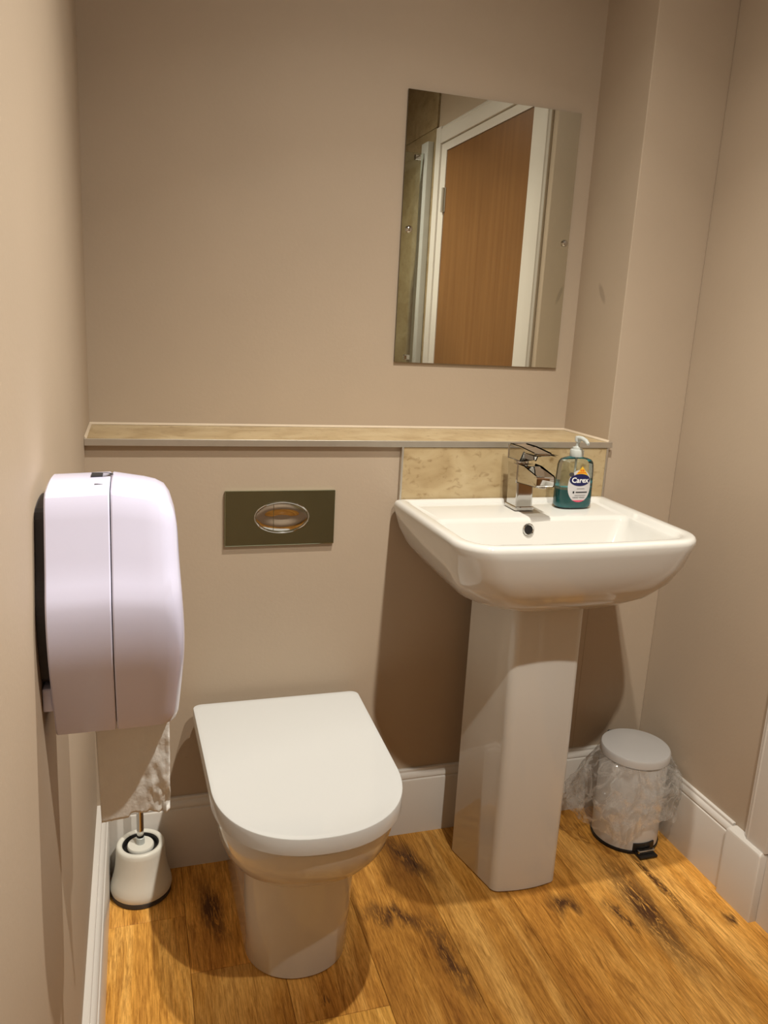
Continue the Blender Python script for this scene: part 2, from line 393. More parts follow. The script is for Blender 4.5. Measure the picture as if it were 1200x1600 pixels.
struct(obj('wall_left', bx(-T, 0, YR, D+T, -.012, CEIL), 'wall'))
struct(obj('wall_rear', bx(-T, W+T, YR-T, YR, -.012, CEIL), 'wall'))
ceiling = struct(obj('ceiling', bx(-T, W+T, YR-T, D+T, CEIL, CEIL+T), 'ceil'))
DY0, DY1, DZ = -.490, -1.412, 2.02      # rough opening of the door
bm = bmesh.new()
box(bm, W, W+T, DY0, D+T, -.012, CEIL); box(bm, W, W+T, DY1, DY0, DZ, CEIL); box(bm, W, W+T, YR, DY1, -.012, CEIL)
wr = struct(obj('wall_right', bm, 'wall'))
for za, zb in ((.002, 2.099), (2.101, CEIL-.002)):
    obj('stone_panel', bx(W-.010, W, YR+.001, -1.484, za, zb, bev=.001), 'shower_stone', wr)
# recessed lamp rims belong to the ceiling
for loc, e, beam in LAMPS:
    bm = lathe(bmesh.new(), [(.028, 0), (.042, 0), (.043, -.004), (.030, -.008), (.028, -.004)], (loc[0], loc[1], CEIL), 32, False, False)
    obj('downlight_rim', bm, 'chrome', ceiling, 40)

# ------------------------------------------------------------------ skirting
PROF = [(0, .0), (.018, 0), (.018, .146), (.0168, .1495), (.0140, .151), (.0140, .1535), (.0155, .155), (.0150, .160), (.0115, .1655), (.0085, .168), (.0080, .1735), (.0065, .175), (0, .175)]
def extrude(prof, a, b, nrm, name, m='gloss_white', parent=None, smooth=35, xform=None):
    a, b, nrm = Vector(a), Vector(b), Vector(nrm)
    bm = bmesh.new()
    loft(bm, [[p + nrm*o_ + Vector((0, 0, z)) for o_, z in prof] for p in (a, b)])
    return obj(name, bm, m, parent, smooth)
struct(extrude(PROF, (.0182, 0, 0), (W-.0182, 0, 0), (0, -1, 0), 'baseboard_back'))
struct(extrude([(o_*1.35, z) for o_, z in PROF], (0, 0, 0), (0, YR, 0), (1, 0, 0), 'baseboard_left'))
struct(extrude(PROF, (W, 0, 0), (W, -.382, 0), (-1, 0, 0), 'baseboard_right'))

# ------------------------------------------------------------------ door on the right wall
door = thing('door_1', 'oak veneered door in white moulded frame on the right wall', 'door', (W, -.95, 0)); del door['category']; door['kind'] = 'structure'
obj('door_leaf', bx(W-.004, W+.040, -1.350, -.552, .006, 1.983, bev=.001), 'oak', door)
bm = bmesh.new()
box(bm, W-.008, W+T, -.5515, -.4905, 0, 2.019, bev=.001); box(bm, W-.008, W+T, -1.4115, -1.3505, 0, 2.019, bev=.001); box(bm, W-.008, W+T, -1.3505, -.5515, 1.984, 2.019)
obj('door_lining', bm, 'gloss_white', door)
CP = [(0, 0), (.008, 0), (.0095, .0015), (.0115, .005), (.0105, .0075), (.0125, .0105), (.0155, .0125), (.0165, .0165), (.0155, .019), (.016, .0215), (.016, .0695), (.013, .0705), (0, .0705)]   # (proud, across) from outer edge
def casing(y_out, sgn, z0, z1, name):
    bm = bmesh.new()
    loft(bm, [[Vector((W-o_, y_out+sgn*c, z)) for o_, c in CP] for z in (z0, z1)])
    return obj(name, bm, 'gloss_white', door, 35)
casing(-.420, -1, .1725, 2.0905, 'door_casing'); casing(-1.4825, 1, .1725, 2.0905, 'door_casing')
bm = bmesh.new()
loft(bm, [[Vector((W-o_, y, 2.0905-c)) for o_, c in CP] for y in (-.4915, -1.411)])
obj('door_casing', bm, 'gloss_white', door, 35)
for ya, yb in ((-.490, -.383), (-1.4825, -1.400)):
    bm = bmesh.new()
    loft(bm, [rrect(W-.027, W-.0005, ya, yb, .0025, .0025, 0, 3), rrect(W-.027, W-.0005, ya, yb, .0025, .0025, .164, 3),
              rrect(W-.025, W-.0005, ya+.002, yb-.002, .002, .002, .1685, 3), rrect(W-.020, W-.0005, ya+.004, yb-.004, .002, .002, .172, 3)])
    obj('plinth_block', bm, 'gloss_white', door, 30)
for hz in (.25, 1.0, 1.783):
    bm = bmesh.new(); tube(bm, [(W-.012, -1.352, hz-.05), (W-.012, -1.352, hz+.05)], .0065, 12); box(bm, W-.007, W-.0045, -1.37, -1.335, hz-.05, hz+.05)
    obj('hinge', bm, 'alu', door, 40)
bm = bmesh.new(); lathe(bm, [(.026, 0), (.026, .008), (.024, .009)], (0, 0, 0), 32)
for v in bm.verts: v.co = Vector((W-.004-v.co.z, -.612+v.co.x, 1.0+v.co.y))
tube(bm, [(W-.013, -.612, 1.0), (W-.05, -.612, 1.0), (W-.055, -.62, 1.0), (W-.055, -.72, 1.0)], .009, 12)
obj('door_handle', bm, 'chrome', door, 40)

# ------------------------------------------------------------------ ledge and splashback
led = thing('stone_ledge', 'long beige stone ledge with thin metal edge above the flush plate', 'shelf', (XC/2, .10, .985))
obj('slab', bx(.0005, XC-.0005, -.009, D-.0005, .986, .9995, bev=.0008), 'stone', led)
obj('edge_trim', bx(.0005, XC+.0055, -.0120, -.0092, .9865, 1.0005, bev=.0006), 'alu', led)
bm = bmesh.new(); loft(bm, [[Vector((x, D-.0005, 1.0)), Vector((x, D-.0055, 1.0)), Vector((x, D-.0005, 1.0045))] for x in (.0005, XC-.0005)]); 
bm2 = bm
loft(bm2, [[Vector((XC-.0005, y, 1.0)), Vector((XC-.0055, y, 1.0)), Vector((XC-.0005, y, 1.0045))] for y in (-.006, D-.003)])
loft(bm2, [[Vector((.0005, y, 1.0)), Vector((.0050, y, 1.0)), Vector((.0005, y, 1.0045))] for y in (-.006, D-.003)])
obj('sealant_bead', bm2, 'bead', led)
spl = thing('splashback', 'travertine splashback with metal side trims behind the basin tap', 'splashback', (.93, -.005, .866))
obj('stone_tile', bx(.669, 1.1880, -.0095, -.0003, .856, .9855), 'stone', spl)
obj('side_trim', bx(.6640, .6688, -.0110, -.0003, .856, .9860, bev=.0006), 'alu', spl)
obj('side_trim', bx(1.1882, 1.1930, -.0110, -.0003, .856, .9860, bev=.0006), 'alu', spl)

# ------------------------------------------------------------------ mirror
mir = thing('mirror', 'frameless rectangular wall mirror with two chrome screws, reflecting the oak door', 'mirror', (.927, D, 1.162))
MX0, MX1, MZ0, MZ1 = .7047, 1.1490, 1.162, 1.7719
bm = bx(MX0, MX1, D-.0065, D-.0015, MZ0, MZ1)
o = obj('mirror_glass', bm, 'mirror', mir)
o.data.materials.append(MT['glass_edge'])
for p in o.data.polygons:
    if p.normal.y > -.9: p.material_index = 1
for sx in (.7225, 1.1365):
    bm = lathe(bmesh.new(), [(.0085, 0), (.0085, .0015), (.0078, .004), (.0055, .0062), (.002, .0072)], (0, 0, 0), 24)
    for v in bm.verts: v.co = Vector((sx+v.co.x, D-.0066-v.co.z, 1.4705+v.co.y))
    obj('screw_cap', bm, 'chrome', mir, 40)

# ------------------------------------------------------------------ flush plate
fp = thing('flush_plate', 'rectangular polished steel flush plate with oval dual button above the toilet', 'flush plate', (.396, 0, .829))
obj('plate', bx(.2755, .5160, -.0085, -.0003, .768, .8895, bev=.0012), 'chrome_dark', fp)
def oval(cx, cz, rx, rz, y, n=64): return [Vector((cx+rx*math.cos(2*math.pi*k/n), y, cz+rz*math.sin(2*math.pi*k/n))) for k in range(n)]
bm = bmesh.new()
loft(bm, [oval(.398, .831, .0605, .0355, -.0084), oval(.398, .831, .0605, .0355, -.0105), oval(.398, .831, .0590, .0340, -.0115), oval(.398, .831, .0575, .0325, -.0105), oval(.398, .831, .0575, .0325, -.0084)], False, False)
obj('button_ring', bm, 'chrome', fp, 50)
def half_button(x0, x1, name):
    bm = bmesh.new(); rx, rz, cx, cz = .0565, .0315, .398, .831
    xs = [x0+(x1-x0)*i/24 for i in range(25)]; rows = []
    for x in xs:
        h = rz*math.sqrt(max(0, 1-((x-cx)/rx)**2)); row = []
        for j in range(17):
            s = -1+2*j/16; z = cz+h*s
            q = ((x-cx)/rx)**2+((z-cz)/rz)**2
            row.append(bm.verts.new((x, -.0090-.0055*(1-q**1.5)+.0065*math.exp(-((z-cz)/(rz*.55))**2)*max(0, 1-((x-cx)/rx)**2), z)))
        rows.append(row)
    for a, b in zip(rows, rows[1:]):
        for j in range(16):
            try: bm.faces.new((a[j], a[j+1], b[j+1], b[j]))
            except ValueError: pass
    r = bmesh.ops.extrude_face_region(bm, geom=bm.faces[:])
    for v in r['geom']:
        if isinstance(v, bmesh.types.BMVert): v.co.y = -.0086
    bmesh.ops.remove_doubles(bm, verts=bm.verts[:], dist=1e-6)
    return obj(name, bm, 'chrome', fp, 40)
half_button(.3418, .3790, 'flush_button'); half_button(.3802, .4542, 'flush_button')

# ------------------------------------------------------------------ toilet
TX = .3925
toi = thing('toilet', 'white back-to-wall toilet with closed D-shaped lid', 'toilet', (TX, -.25, 0))
def tp(loop, ys, k=.055):
    for p in loop:
        if p.y > ys: p.x = TX+(p.x-TX)*(1+k*(p.y-ys)/(-ys))
    return loop
bm = bmesh.new()
secs = [(0.0, .101, -.300, -.400, 2.1), (.004, .104, -.300, -.404, 2.1), (.12, .107, -.310, -.414, 2.1), (.225, .111, -.318, -.424, 2.1), (.237, .112, -.320, -.427, 2.1),
        (.241, .118, -.322, -.436, 2.1), (.248, .126, -.325, -.449, 2.1), (.264, .142, -.328, -.472, 2.15), (.287, .153, -.334, -.499, 2.2), (.314, .162, -.340, -.519, 2.2), (.342, .167, -.343, -.530, 2.2),
        (.366, .1695, -.345, -.536, 2.2), (.3745, .1695, -.345, -.536, 2.2), (.377, .167, -.345, -.533, 2.2)]
loft(bm, [tp(dloop(TX, hw, -.001 if z > .18 else -.0195, ys, yf, z, .018, e), ys) for z, hw, ys, yf, e in secs])
obj('pan', bm, 'ceramic', toi, 38)
bm = bmesh.new()
def slab(bm, hw, yb, ys, yf, z0, z1, rad, rb):
    loft(bm, [tp(l_, ys) for l_ in (dloop(TX, hw-rad, yb-rad, ys, yf+rad, z0, rb), dloop(TX, hw, yb, ys, yf, z0+rad, rb), dloop(TX, hw, yb, ys, yf, z1-rad, rb), dloop(TX, hw-rad*.35, yb-rad*.35, ys, yf+rad*.35, z1-rad*.3, rb), dloop(TX, hw-rad, yb-rad, ys, yf+rad, z1, rb))])
slab(bm, .1685, -.045, -.348, -.534, .3775, .3812, .0012, .016); obj('seat', bm, 'plastic_white', toi, 30)
bm = bmesh.new(); slab(bm, .1785, -.030, -.352, -.5465, .3818, .4155, .0022, .018); obj('lid', bm, 'plastic_white', toi, 30)
for sx in (-1, 1):
    bm = lathe(bmesh.new(), [(.009, 0), (.009, .003), (.007, .006), (.003, .0075)], (0, 0, 0), 20)
    for v in bm.verts: v.co = Vector((TX+sx*(.1100+v.co.z), -.085+v.co.x, .085+v.co.y))
    obj('bolt_cap', bm, 'plastic_white', toi, 40)

# ------------------------------------------------------------------ basin and pedestal
BX0, BX1 = .650, 1.197; BC = (BX0+BX1)/2
bas = thing('wash_basin', 'white ceramic wash basin with squared rim on a pedestal', 'basin', (BC, -.2, .70))
bm = bmesh.new()
def btaper(*a, tk=.03):
    pts = rrect(*a)
    for p in pts: p.x = BC+(p.x-BC)*(1-tk*(-p.y/.41))
    return pts
def bl(ins, yf, yb, rf, rb, z, bow=.012, tk=.03): return btaper(BX0+ins, BX1-ins, yf, yb, rf, rb, z, 10, bow, tk=tk)
L = [bl(.190, -.250, -.012, .06, .02, .700, tk=-.07), bl(.150, -.296, -.012, .075, .02, .702, tk=-.07), bl(.105, -.337, -.012, .088, .02, .7125, tk=-.07), bl(.066, -.367, -.012, .09, .02, .735, tk=-.05), bl(.036, -.389, -.012, .086, .015, .767, tk=-.02),
     bl(.014, -.403, -.012, .080, .012, .806, tk=.015), bl(.003, -.409, -.012, .075, .010, .840), bl(.000, -.411, -.0115, .070, .009, .855), bl(.0010, -.410, -.0115, .069, .008, .861), bl(.004, -.407, -.012, .066, .008, .8655), bl(.008, -.403, -.013, .063, .008, .8672),
     bl(.024, -.388, -.022, .052, .010, .8668), bl(.029, -.383, -.026, .048, .012, .8645), bl(.033, -.379, -.030, .046, .014, .8585),
     btaper(BX0+.038, BX1-.038, -.377, -.155, .046, .02, .8570, 10, .010), btaper(BX0+.041, BX1-.041, -.375, -.163, .045, .022, .8540, 10, .010), btaper(BX0+.045, BX1-.045, -.372, -.167, .045, .024, .8470, 10, .010),
     btaper(BX0+.066, BX1-.066, -.352, -.180, .045, .032, .800, 10, .008), btaper(BX0+.105, BX1-.105, -.325, -.200, .055, .05, .765, 10, .006), btaper(BX0+.16, BX1-.16, -.300, -.215, .04, .04, .748, 10, .004), btaper(BC-.05, BC+.05, -.285, -.225, .028, .028, .742, 10, 0)]
# a solid shell below: the loft runs outside-bottom to inside-bottom
loft(bm, L)
obj('bowl', bm, 'ceramic', bas, 50)
def ring_on_back(cx, y, z, tilt, r0, r1, name, m, depth=.003, hole=False):
    bm = lathe(bmesh.new(), [(r0, -.002), (r0, depth*.4), ((r0+r1)/2, depth), (r1, depth*.4), (r1, -.002)], (0, 0, 0), 28, False, False) if not hole else lathe(bmesh.new(), [(r1, -.004), (r1, .0004)], (0, 0, 0), 28)
    R = Matrix.Rotation(math.radians(90-tilt), 3, 'X')
    for v in bm.verts: v.co = Vector((cx, y, z)) + R @ v.co
    return obj(name, bm, m, bas, 40)
ring_on_back(.909, -.1735, .833, 12, .0135, .0095, 'overflow_ring', 'chrome')
ring_on_back(.909, -.1735, .833, 12, 0, .0095, 'overflow_hole', 'dark', hole=True)
bm = lathe(bmesh.new(), [(.030, .7425), (.031, .745), (.024, .7465), (.022, .744), (.010, .744), (.008, .747), (.003, .7475)], (BC, -.255, 0), 32)
obj('waste', bm, 'chrome', bas, 40)
ped = thing('pedestal', 'tall square-fronted white ceramic pedestal under the basin', 'pedestal', (.935, -.18, 0))
bm = bmesh.new()
def trap(f, b, yf, yb, z, rf=.022):
    # trapezoid plan: narrow rounded front, wide open back
    pts = []
    def corner(px, py, a0, a1, r):
        for k_ in range(9):
            a = a0+(a1-a0)*k_/8; pts.append(Vector((px+r*math.cos(a), py+r*math.sin(a), z)))
    pts.append(Vector((.935+b, yb, z))); 
    for k_ in range(1, 8): pts.append(Vector((.935+b+(f-b)*k_/8, yb+(yf+rf-yb)*k_/8, z)))
    corner(.935+f-rf, yf+rf, .0, -math.pi/2, rf)
    for k_ in range(1, 10):
        x = (f-rf)*(1-2*k_/10); pts.append(Vector((.935+x, yf-.006*(1-(x/(f-rf))**2), z)))
    corner(.935-f+rf, yf+rf, -math.pi/2, -math.pi, rf)
    for k_ in range(1, 8): pts.append(Vector((.935-f+(f-b)*k_/8, yf+rf+(yb-yf-rf)*k_/8, z)))
    pts.append(Vector((.935-b, yb, z)))
    for k_ in range(1, 8): pts.append(Vector((.935-b+2*b*k_/8, yb, z)))
    return pts
loft(bm, [trap(.080, .112, -.268, -.110, 0.0), trap(.083, .115, -.272, -.108, .004), trap(.084, .112, -.271, -.100, .35), trap(.086, .105, -.262, -.085, .690), trap(.086, .105, -.262, -.085, .700)])
obj('pedestal_column', bm, 'ceramic', ped, 40)

# ------------------------------------------------------------------ tap
TXC = .929
tap = thing('basin_tap', 'square chrome mixer tap standing on the basin', 'tap', (TXC, -.08, .860))
def sq(x0, x1, y0, y1, z, r=.003): return rrect(x0, x1, y0, y1, r, r, z, 4)
bm = bmesh.new(); loft(bm, [sq(TXC-.0235, TXC+.0235, -.110, -.053, .8602), sq(TXC-.0235, TXC+.0235, -.110, -.053, .8665), sq(TXC-.0225, TXC+.0225, -.109, -.054, .8675)])
obj('base_plate', bm, 'chrome', tap, 30)
bm = bmesh.new(); loft(bm, [sq(TXC-.0205, TXC+.0205, -.105, -.056, .8676), sq(TXC-.0205, TXC+.0205, -.103, -.054, .90), sq(TXC-.0205, TXC+.0205, -.100, -.050, .938), sq(TXC-.0205, TXC+.0205, -.098, -.046, .962)])
obj('tap_body', bm, 'chrome', tap, 30)
def prismx(pts, x0, x1, bev=.002):
    bm = bmesh.new(); loft(bm, [[Vector((x, y, z)) for y, z in pts] for x in (x0, x1)])
    bmesh.ops.dissolve_limit(bm, angle_limit=.01, verts=bm.verts[:], edges=bm.edges[:])
    bmesh.ops.bevel(bm, geom=bm.edges[:], offset=bev, segments=2, profile=.5, affect='EDGES'); return bm
obj('spout', prismx([(-.0985, .9235), (-.0985, .9640), (-.130, .9640), (-.190, .9530), (-.193, .9500), (-.193, .9330), (-.190, .9305)], TXC-.0205, TXC+.0205), 'chrome', tap, 30)
bm = lathe(bmesh.new(), [(.011, .926), (.012, .927), (.012, .9335)], (TXC, -.175, 0), 24); obj('aerator', bm, 'chrome', tap, 40)
bm = bmesh.new(); lathe(bm, [(.017, .9618), (.017, .969), (.0155, .971)], (TXC, -.073, 0), 32); obj('cartridge_collar', bm, 'chrome', tap, 40)
obj('lever_handle', prismx([(-.046, .9705), (-.044, .9990), (-.050, 1.0020), (-.100, 1.0030), (-.170, .9990), (-.172, .9965), (-.170, .9935), (-.118, .9930), (-.104, .9720)], TXC-.0195, TXC+.0195), 'chrome', tap, 30)

# ------------------------------------------------------------------ soap bottle
SX, SY, SZ = 1.065, -.079, .8603
sp = thing('soap_bottle', 'clear pump bottle of teal hand wash on the basin beside the tap', 'bottle', (SX, SY, SZ))
A_, B_, E_ = .0450, .0255, 2.8
def sup(a, b, z, n=64, e=E_):
    out = []
    for k_ in range(n):
        t_ = 2*math.pi*k_/n; c, s = math.cos(t_), math.sin(t_)
        out.append(Vector((SX+a*math.copysign(abs(c)**(2/e), c), SY+b*math.copysign(abs(s)**(2/e), s), SZ+z)))
    return out
prof = [(.90, .0), (.985, .004), (1.0, .012), (1.0, .03), (.985, .06), (.965, .085), (.945, .098), (.90, .106), (.80, .1115), (.60, .1150), (.38, .1165)]
bm = bmesh.new(); lp = [sup(A_*f, B_*(f if f > .5 else .62), z) for f, z in prof]; lp.append(sup(.0135, .0135, .1185, e=2)); lp.append(sup(.0135, .0135, .124, e=2))
loft(bm, lp, True, False); obj('bottle_body', bm, 'bottle', sp, 40)
bm = bmesh.new(); loft(bm, [sup((A_-.0012)*f, (B_-.0012)*f, z+.0012) for f, z in [(.90, 0), (.985, .004), (1.0, .012), (1.0, .03), (.992, .042)]]); obj('liquid_soap', bm, 'liquid', sp, 40)
def onb(x, z, off):
    q = min(.999, abs(x)/A_); f = 1.0 if z < .03 else 1-.035*(z-.03)/.055
    return Vector((SX+x, SY-B_*f*(1-q**E_)**(1/E_)-off, SZ+z))
def oval_patch(cx, cz, rx, rz, off, m, name, e=2., zmax=None, zmin=None):
    bm = bmesh.new(); rings = []
    for i in range(1, 9):
        ring = []
        for k_ in range(40):
            t_ = 2*math.pi*k_/40; c, s = math.cos(t_), math.sin(t_)
            x = cx+rx*i/8*math.copysign(abs(c)**(2/e), c); z = cz+rz*i/8*math.copysign(abs(s)**(2/e), s)
            if zmax is not None: z = min(z, zmax)
            if zmin is not None: z = max(z, zmin)
            ring.append(onb(x, z, off))
        rings.append(ring)
    loft(bm, rings, True, False); return obj(name, bm, m, sp)
lab = oval_patch(.001, .053, .0290, .0375, .0004, 'label', 'label_panel', 2.2)
oval_patch(.001, .053, .0290, .0375, .0006, 'pink', 'label_pink_band', 2.2, zmax=.0200)
oval_patch(.001, .067, .0262, .0140, .0008, 'navy', 'label_oval')
bm = bmesh.new()
def tri(bm, pts, off, n=8):
    g = []
    for i in range(n+1):
        f = i/n; a = Vector(pts[0]).lerp(Vector(pts[2]), f); b = Vector(pts[1]).lerp(Vector(pts[2]), f)
        g.append([bm.verts.new(onb(*(a.lerp(b, j/n)), off)) for j in range(n+1)])
    for i in range(n):
        for j in range(n): 
            try: bm.faces.new((g[i][j], g[i][j+1], g[i+1][j+1], g[i+1][j]))
            except ValueError: pass
tri(bm, [(-.013, .0775), (.021, .0775), (.004, .0985)], .0005); obj('label_triangle', bm, 'yellow', sp)
bm = bmesh.new()
for x0, x1, z0, z1 in ((-.001, .003, .0865, .0915), (.004, .009, .0865, .0915), (-.007, .015, .0825, .0850)):
    vs = [bm.verts.new(onb(x, z, .0008)) for x, z in ((x0, z0), (x1, z0), (x1, z1), (x0, z1))]; bm.faces.new(vs)
obj('label_orange_print', bm, 'orange', sp)
oval_patch(-.0215, .0795, .0058, .0052, .0006, 'rubber', 'label_round_mark')
text_mesh('Carex', .0168, lambda x, y: onb(.001+x*1.02, .0662+y, .0011), 'label_brand_text', 'white', sp, .0004)
text_mesh('HAND WASH', .0052, lambda x, y: onb(.001+x, .0262+y, .0009), 'label_small_text', 'ink', sp)
bm = bmesh.new()
for x0, x1, z0, z1 in ((-.008, .022, .0372, .0398), (-.010, .018, .0310, .0318), (-.006, .014, .0462, .0470), (-.0155, -.0115, .0360, .0410)):
    vs = [bm.verts.new(onb(x0+(x1-x0)*i/4, z0, .0009)) for i in range(5)]+[bm.verts.new(onb(x1-(x1-x0)*i/4, z1, .0009)) for i in range(5)]; bm.faces.new(vs)
obj('label_fine_print', bm, 'ink', sp)
bm = lathe(bmesh.new(), [(.0155, .1175), (.0160, .119), (.0160, .131), (.0150, .1335), (.0115, .1345), (.0110, .139), (.0060, .140), (.0052, .1415)], (SX, SY, SZ), 32); obj('pump_collar', bm, 'pump', sp, 35)
bm = lathe(bmesh.new(), [(.0045, .1415), (.0045, .150), (.0075, .153), (.0080, .160), (.0072, .1635), (.004, .1645)], (SX, SY, SZ), 24)
tube(bm, [(SX, SY, SZ+.1595), (SX, SY-.018, SZ+.1605), (SX, SY-.034, SZ+.1580), (SX, SY-.044, SZ+.1520)], [.0060, .0056, .0046, .0036], 12)
obj('pump_head', bm, 'pump', sp, 40)
bm = tube(bmesh.new(), [(SX, SY, SZ+.012), (SX, SY, SZ+.118)], .0025, 10); obj('dip_tube', bm, 'pump', sp, 40)

# ------------------------------------------------------------------ paper dispenser on left wall
dis = thing('toilet_roll_dispenser', 'pale lilac plastic toilet roll dispenser mounted on the left wall', 'dispenser', (0, -.80, .80))
def side_y(z):
    # near side: leans back evenly above the belly, draws in below it
    u = z-.955; d = -u
    return .088 - (.30*u if u > .03 else 5*u*u if u > 0 else 3.5*d*d if d < .06 else .0126+.42*(d-.06))
def dloopx(x, ins, zt, zb, n=14):
    yc = -.808; pts = []
    r = .014
    zs = [zb+(zt-zb)*i/22 for i in range(23)]
    near = [(yc-(side_y(z)-ins), z) for z in zs]; far = [(yc+(.072+.3*(side_y(z)-.088)-ins), z) for z in reversed(zs)]
    top = [(near[-1][0]+(far[0][0]-near[-1][0])*i/12, zt+.004*math.sin(math.pi*i/12)) for i in range(1, 12)]
    bot = [(far[-1][0]+(near[0][0]-far[-1][0])*i/12, zb) for i in range(1, 12)]
    return [Vector((x, y, z)) for y, z in near+top+far+bot]
def soften(loop, r=.006):
    out = []
    n = len(loop)
    for i, p in enumerate(loop):
        out.append((loop[i-1]+2*p+loop[(i+1) % n])/4)
    return out
bm = bmesh.new()
loft(bm, [soften(dloopx(x, i, zt, zb)) for x, i, zt, zb in [(.0105, .0015, 1.0725, .8095), (.012, .0, 1.074, .8080), (.0695, .0, 1.0765, .8080), (.0709, .0010, 1.0755, .8090)]])
obj('rear_shell', bm, 'lilac', dis, 32)
bm = bmesh.new()
loft(bm, [soften(dloopx(x, i, zt, zb)) for x, i, zt, zb in [(.0719, .0010, 1.0755, .8090), (.0733, .0, 1.0765, .8080), (.105, .0008, 1.0715, .8082), (.117, .0015, 1.0685, .8085), (.126, .005, 1.064, .8095), (.1315, .011, 1.056, .812), (.1350, .020, 1.044, .817), (.1365, .032, 1.030, .828)]])
for v in bm.verts:      # the cover belly
    if v.co.x > .11: v.co.x += .006*math.exp(-((v.co.z-.91)/.08)**2)
obj('front_cover', bm, 'lilac', dis, 32)
bm = bmesh.new(); loft(bm, [soften(dloopx(x, .0065, 1.066, .816)) for x in (.0708, .0720)]); obj('cover_seam', bm, 'dark_grey', dis)
bm = bmesh.new(); loft(bm, [soften(dloopx(x, .018, 1.056, .876)) for x in (.0005, .0106)]); obj('back_plate', bm, 'dark_grey', dis)
obj('wall_bracket', bx(.0005, .0108, -.862, -.745, .846, .872, bev=.002), 'lilac', dis)
bm = bmesh.new()
def lockmark(bm, cx, cy, s):
    box(bm, cx-.0045*s, cx+.0015*s, cy-.005*s, cy+.005*s, 1.0760, 1.0812)
    for a in range(12):
        a0, a1 = math.pi*a/11-math.pi/2, math.pi*(a+1)/11-math.pi/2
    n = 16; P = []
    for r_ in (.0052*s, .0034*s):
        P.append([bm.verts.new((cx+.0015*s+r_*math.cos(-math.pi/2+math.pi*i/n)*1.1, cy+r_*math.sin(-math.pi/2+math.pi*i/n), 1.0812)) for i in range(n+1)])
    for i in range(n): bm.faces.new((P[0][i], P[0][i+1], P[1][i+1], P[1][i]))
lockmark(bm, .0600, -.790, 1.9); obj('lock_symbol', bm, 'ink', dis)
bm = bmesh.new(); box(bm, .056, .064, -.833, -.829, 1.0755, 1.0790); obj('arrow_mark', bm, 'rubber', dis)

# ------------------------------------------------------------------ hanging paper
bm = bmesh.new(); nx, nz = 36, 44; rows = []
for j in range(nz+1):
    v = j/nz; row = []
    for i in range(nx+1):
        u = i/nx
        x = .0465+.0035*v+(.0815-.0035*v)*u
        tear = .664 if u < .38 else .664+.006*min(1, (u-.38)/.05)
        tear += .0015*noise.noise((u*30, 0, 3))
        if u > .45: tear -= .004*(u-.45)
        z = .806+(tear-.806)*v
        cr = max(0, u-.42)*v
        y = -.800+.004*math.sin(u*3)*v - .006*cr*3*noise.noise((u*9, v*7, 1.3)) - .010*cr*noise.noise((u*22, v*13, 5.1)) + .006*v*v
        row.append(bm.verts.new((x, y, z)))
    rows.append(row)
for a, b in zip(rows, rows[1:]):
    for i in range(nx): bm.faces.new((a[i], a[i+1], b[i+1], b[i]))
o = obj('toilet_paper', bm, 'paper', None, 60)
md = o.modifiers.new('thick', 'SOLIDIFY'); md.thickness = .0006
tag(o, 'loose end of white toilet paper hanging below the lilac dispenser', 'toilet paper')

# ------------------------------------------------------------------ toilet brush
BRX, BRY = .0905, -.0755
bh = thing('brush_holder', 'flared cream white toilet brush holder on dark base in the left corner', 'brush holder', (BRX, BRY, 0))
bm = lathe(bmesh.new(), [(.060, 0), (.0635, .002), (.0640, .012), (.062, .0135)], (BRX, BRY, 0), 56); obj('base_ring', bm, 'rubber', bh, 40)
bm = lathe(bmesh.new(), [(.0600, .0130), (.0640, .0138), (.0655, .0200), (.0648, .028), (.0615, .040), (.0575, .054), (.0545, .070), (.0525, .09), (.0515, .108), (.0510, .117), (.0490, .1212), (.046, .1225), (.041, .1215), (.0385, .119), (.0380, .100)], (BRX, BRY, 0), 56, True, False); obj('holder_body', bm, 'brush_white', bh, 50)
bm = lathe(bmesh.new(), [(.0379, .119), (.0350, .1165), (.0340, .1080), (.002, .1080)], (BRX, BRY, 0), 48, False, True); obj('inner_liner', bm, 'dark', bh, 50)
br = thing('toilet_brush', 'toilet brush with steel handle standing in the cream holder', 'toilet brush', (BRX, BRY, .108))
bm = lathe(bmesh.new(), [(.026, .1085), (.0282, .1100), (.0285, .1155), (.0265, .1185), (.012, .1200), (.0095, .1200)], (BRX, BRY, 0), 40); obj('splash_cap', bm, 'brush_white', br, 40)
bm = lathe(bmesh.new(), [(.0090, .1195), (.0090, .134), (.0075, .1355)], (BRX, BRY, 0), 24); obj('ferrule', bm, 'pump', br, 40)
bm = lathe(bmesh.new(), [(.0075, .1352), (.0075, .330), (.0085, .334), (.0088, .350), (.006, .354)], (BRX, BRY, 0), 24); obj('handle', bm, 'chrome', br, 40)

# ------------------------------------------------------------------ pedal bin and liner
PX, PY, PR = 1.285, -.143, .082
bn = thing('pedal_bin', 'small white enamel pedal bin in the corner by the basin pedestal', 'bin', (PX, PY, 0))
bm = lathe(bmesh.new(), [(PR+.001, 0), (PR+.0025, .001), (PR+.0025, .007), (PR, .008)], (PX, PY, 0), 64); obj('base_rim', bm, 'dark', bn, 40)
bm = lathe(bmesh.new(), [(PR-.003, .0070), (PR, .009), (PR, .226), (PR-.002, .229), (PR-.006, .229), (PR-.006, .20)], (PX, PY, 0), 64, True, False); obj('bin_body', bm, 'enamel', bn, 50)
bm = lathe(bmesh.new(), [(PR+.0015, .2330), (PR+.003, .2335), (PR+.0035, .2500), (PR+.001, .2535), (PR-.003, .2545), (.04, .2560), (.006, .2565)], (PX, PY, 0), 64); obj('bin_lid', bm, 'enamel', bn, 40)
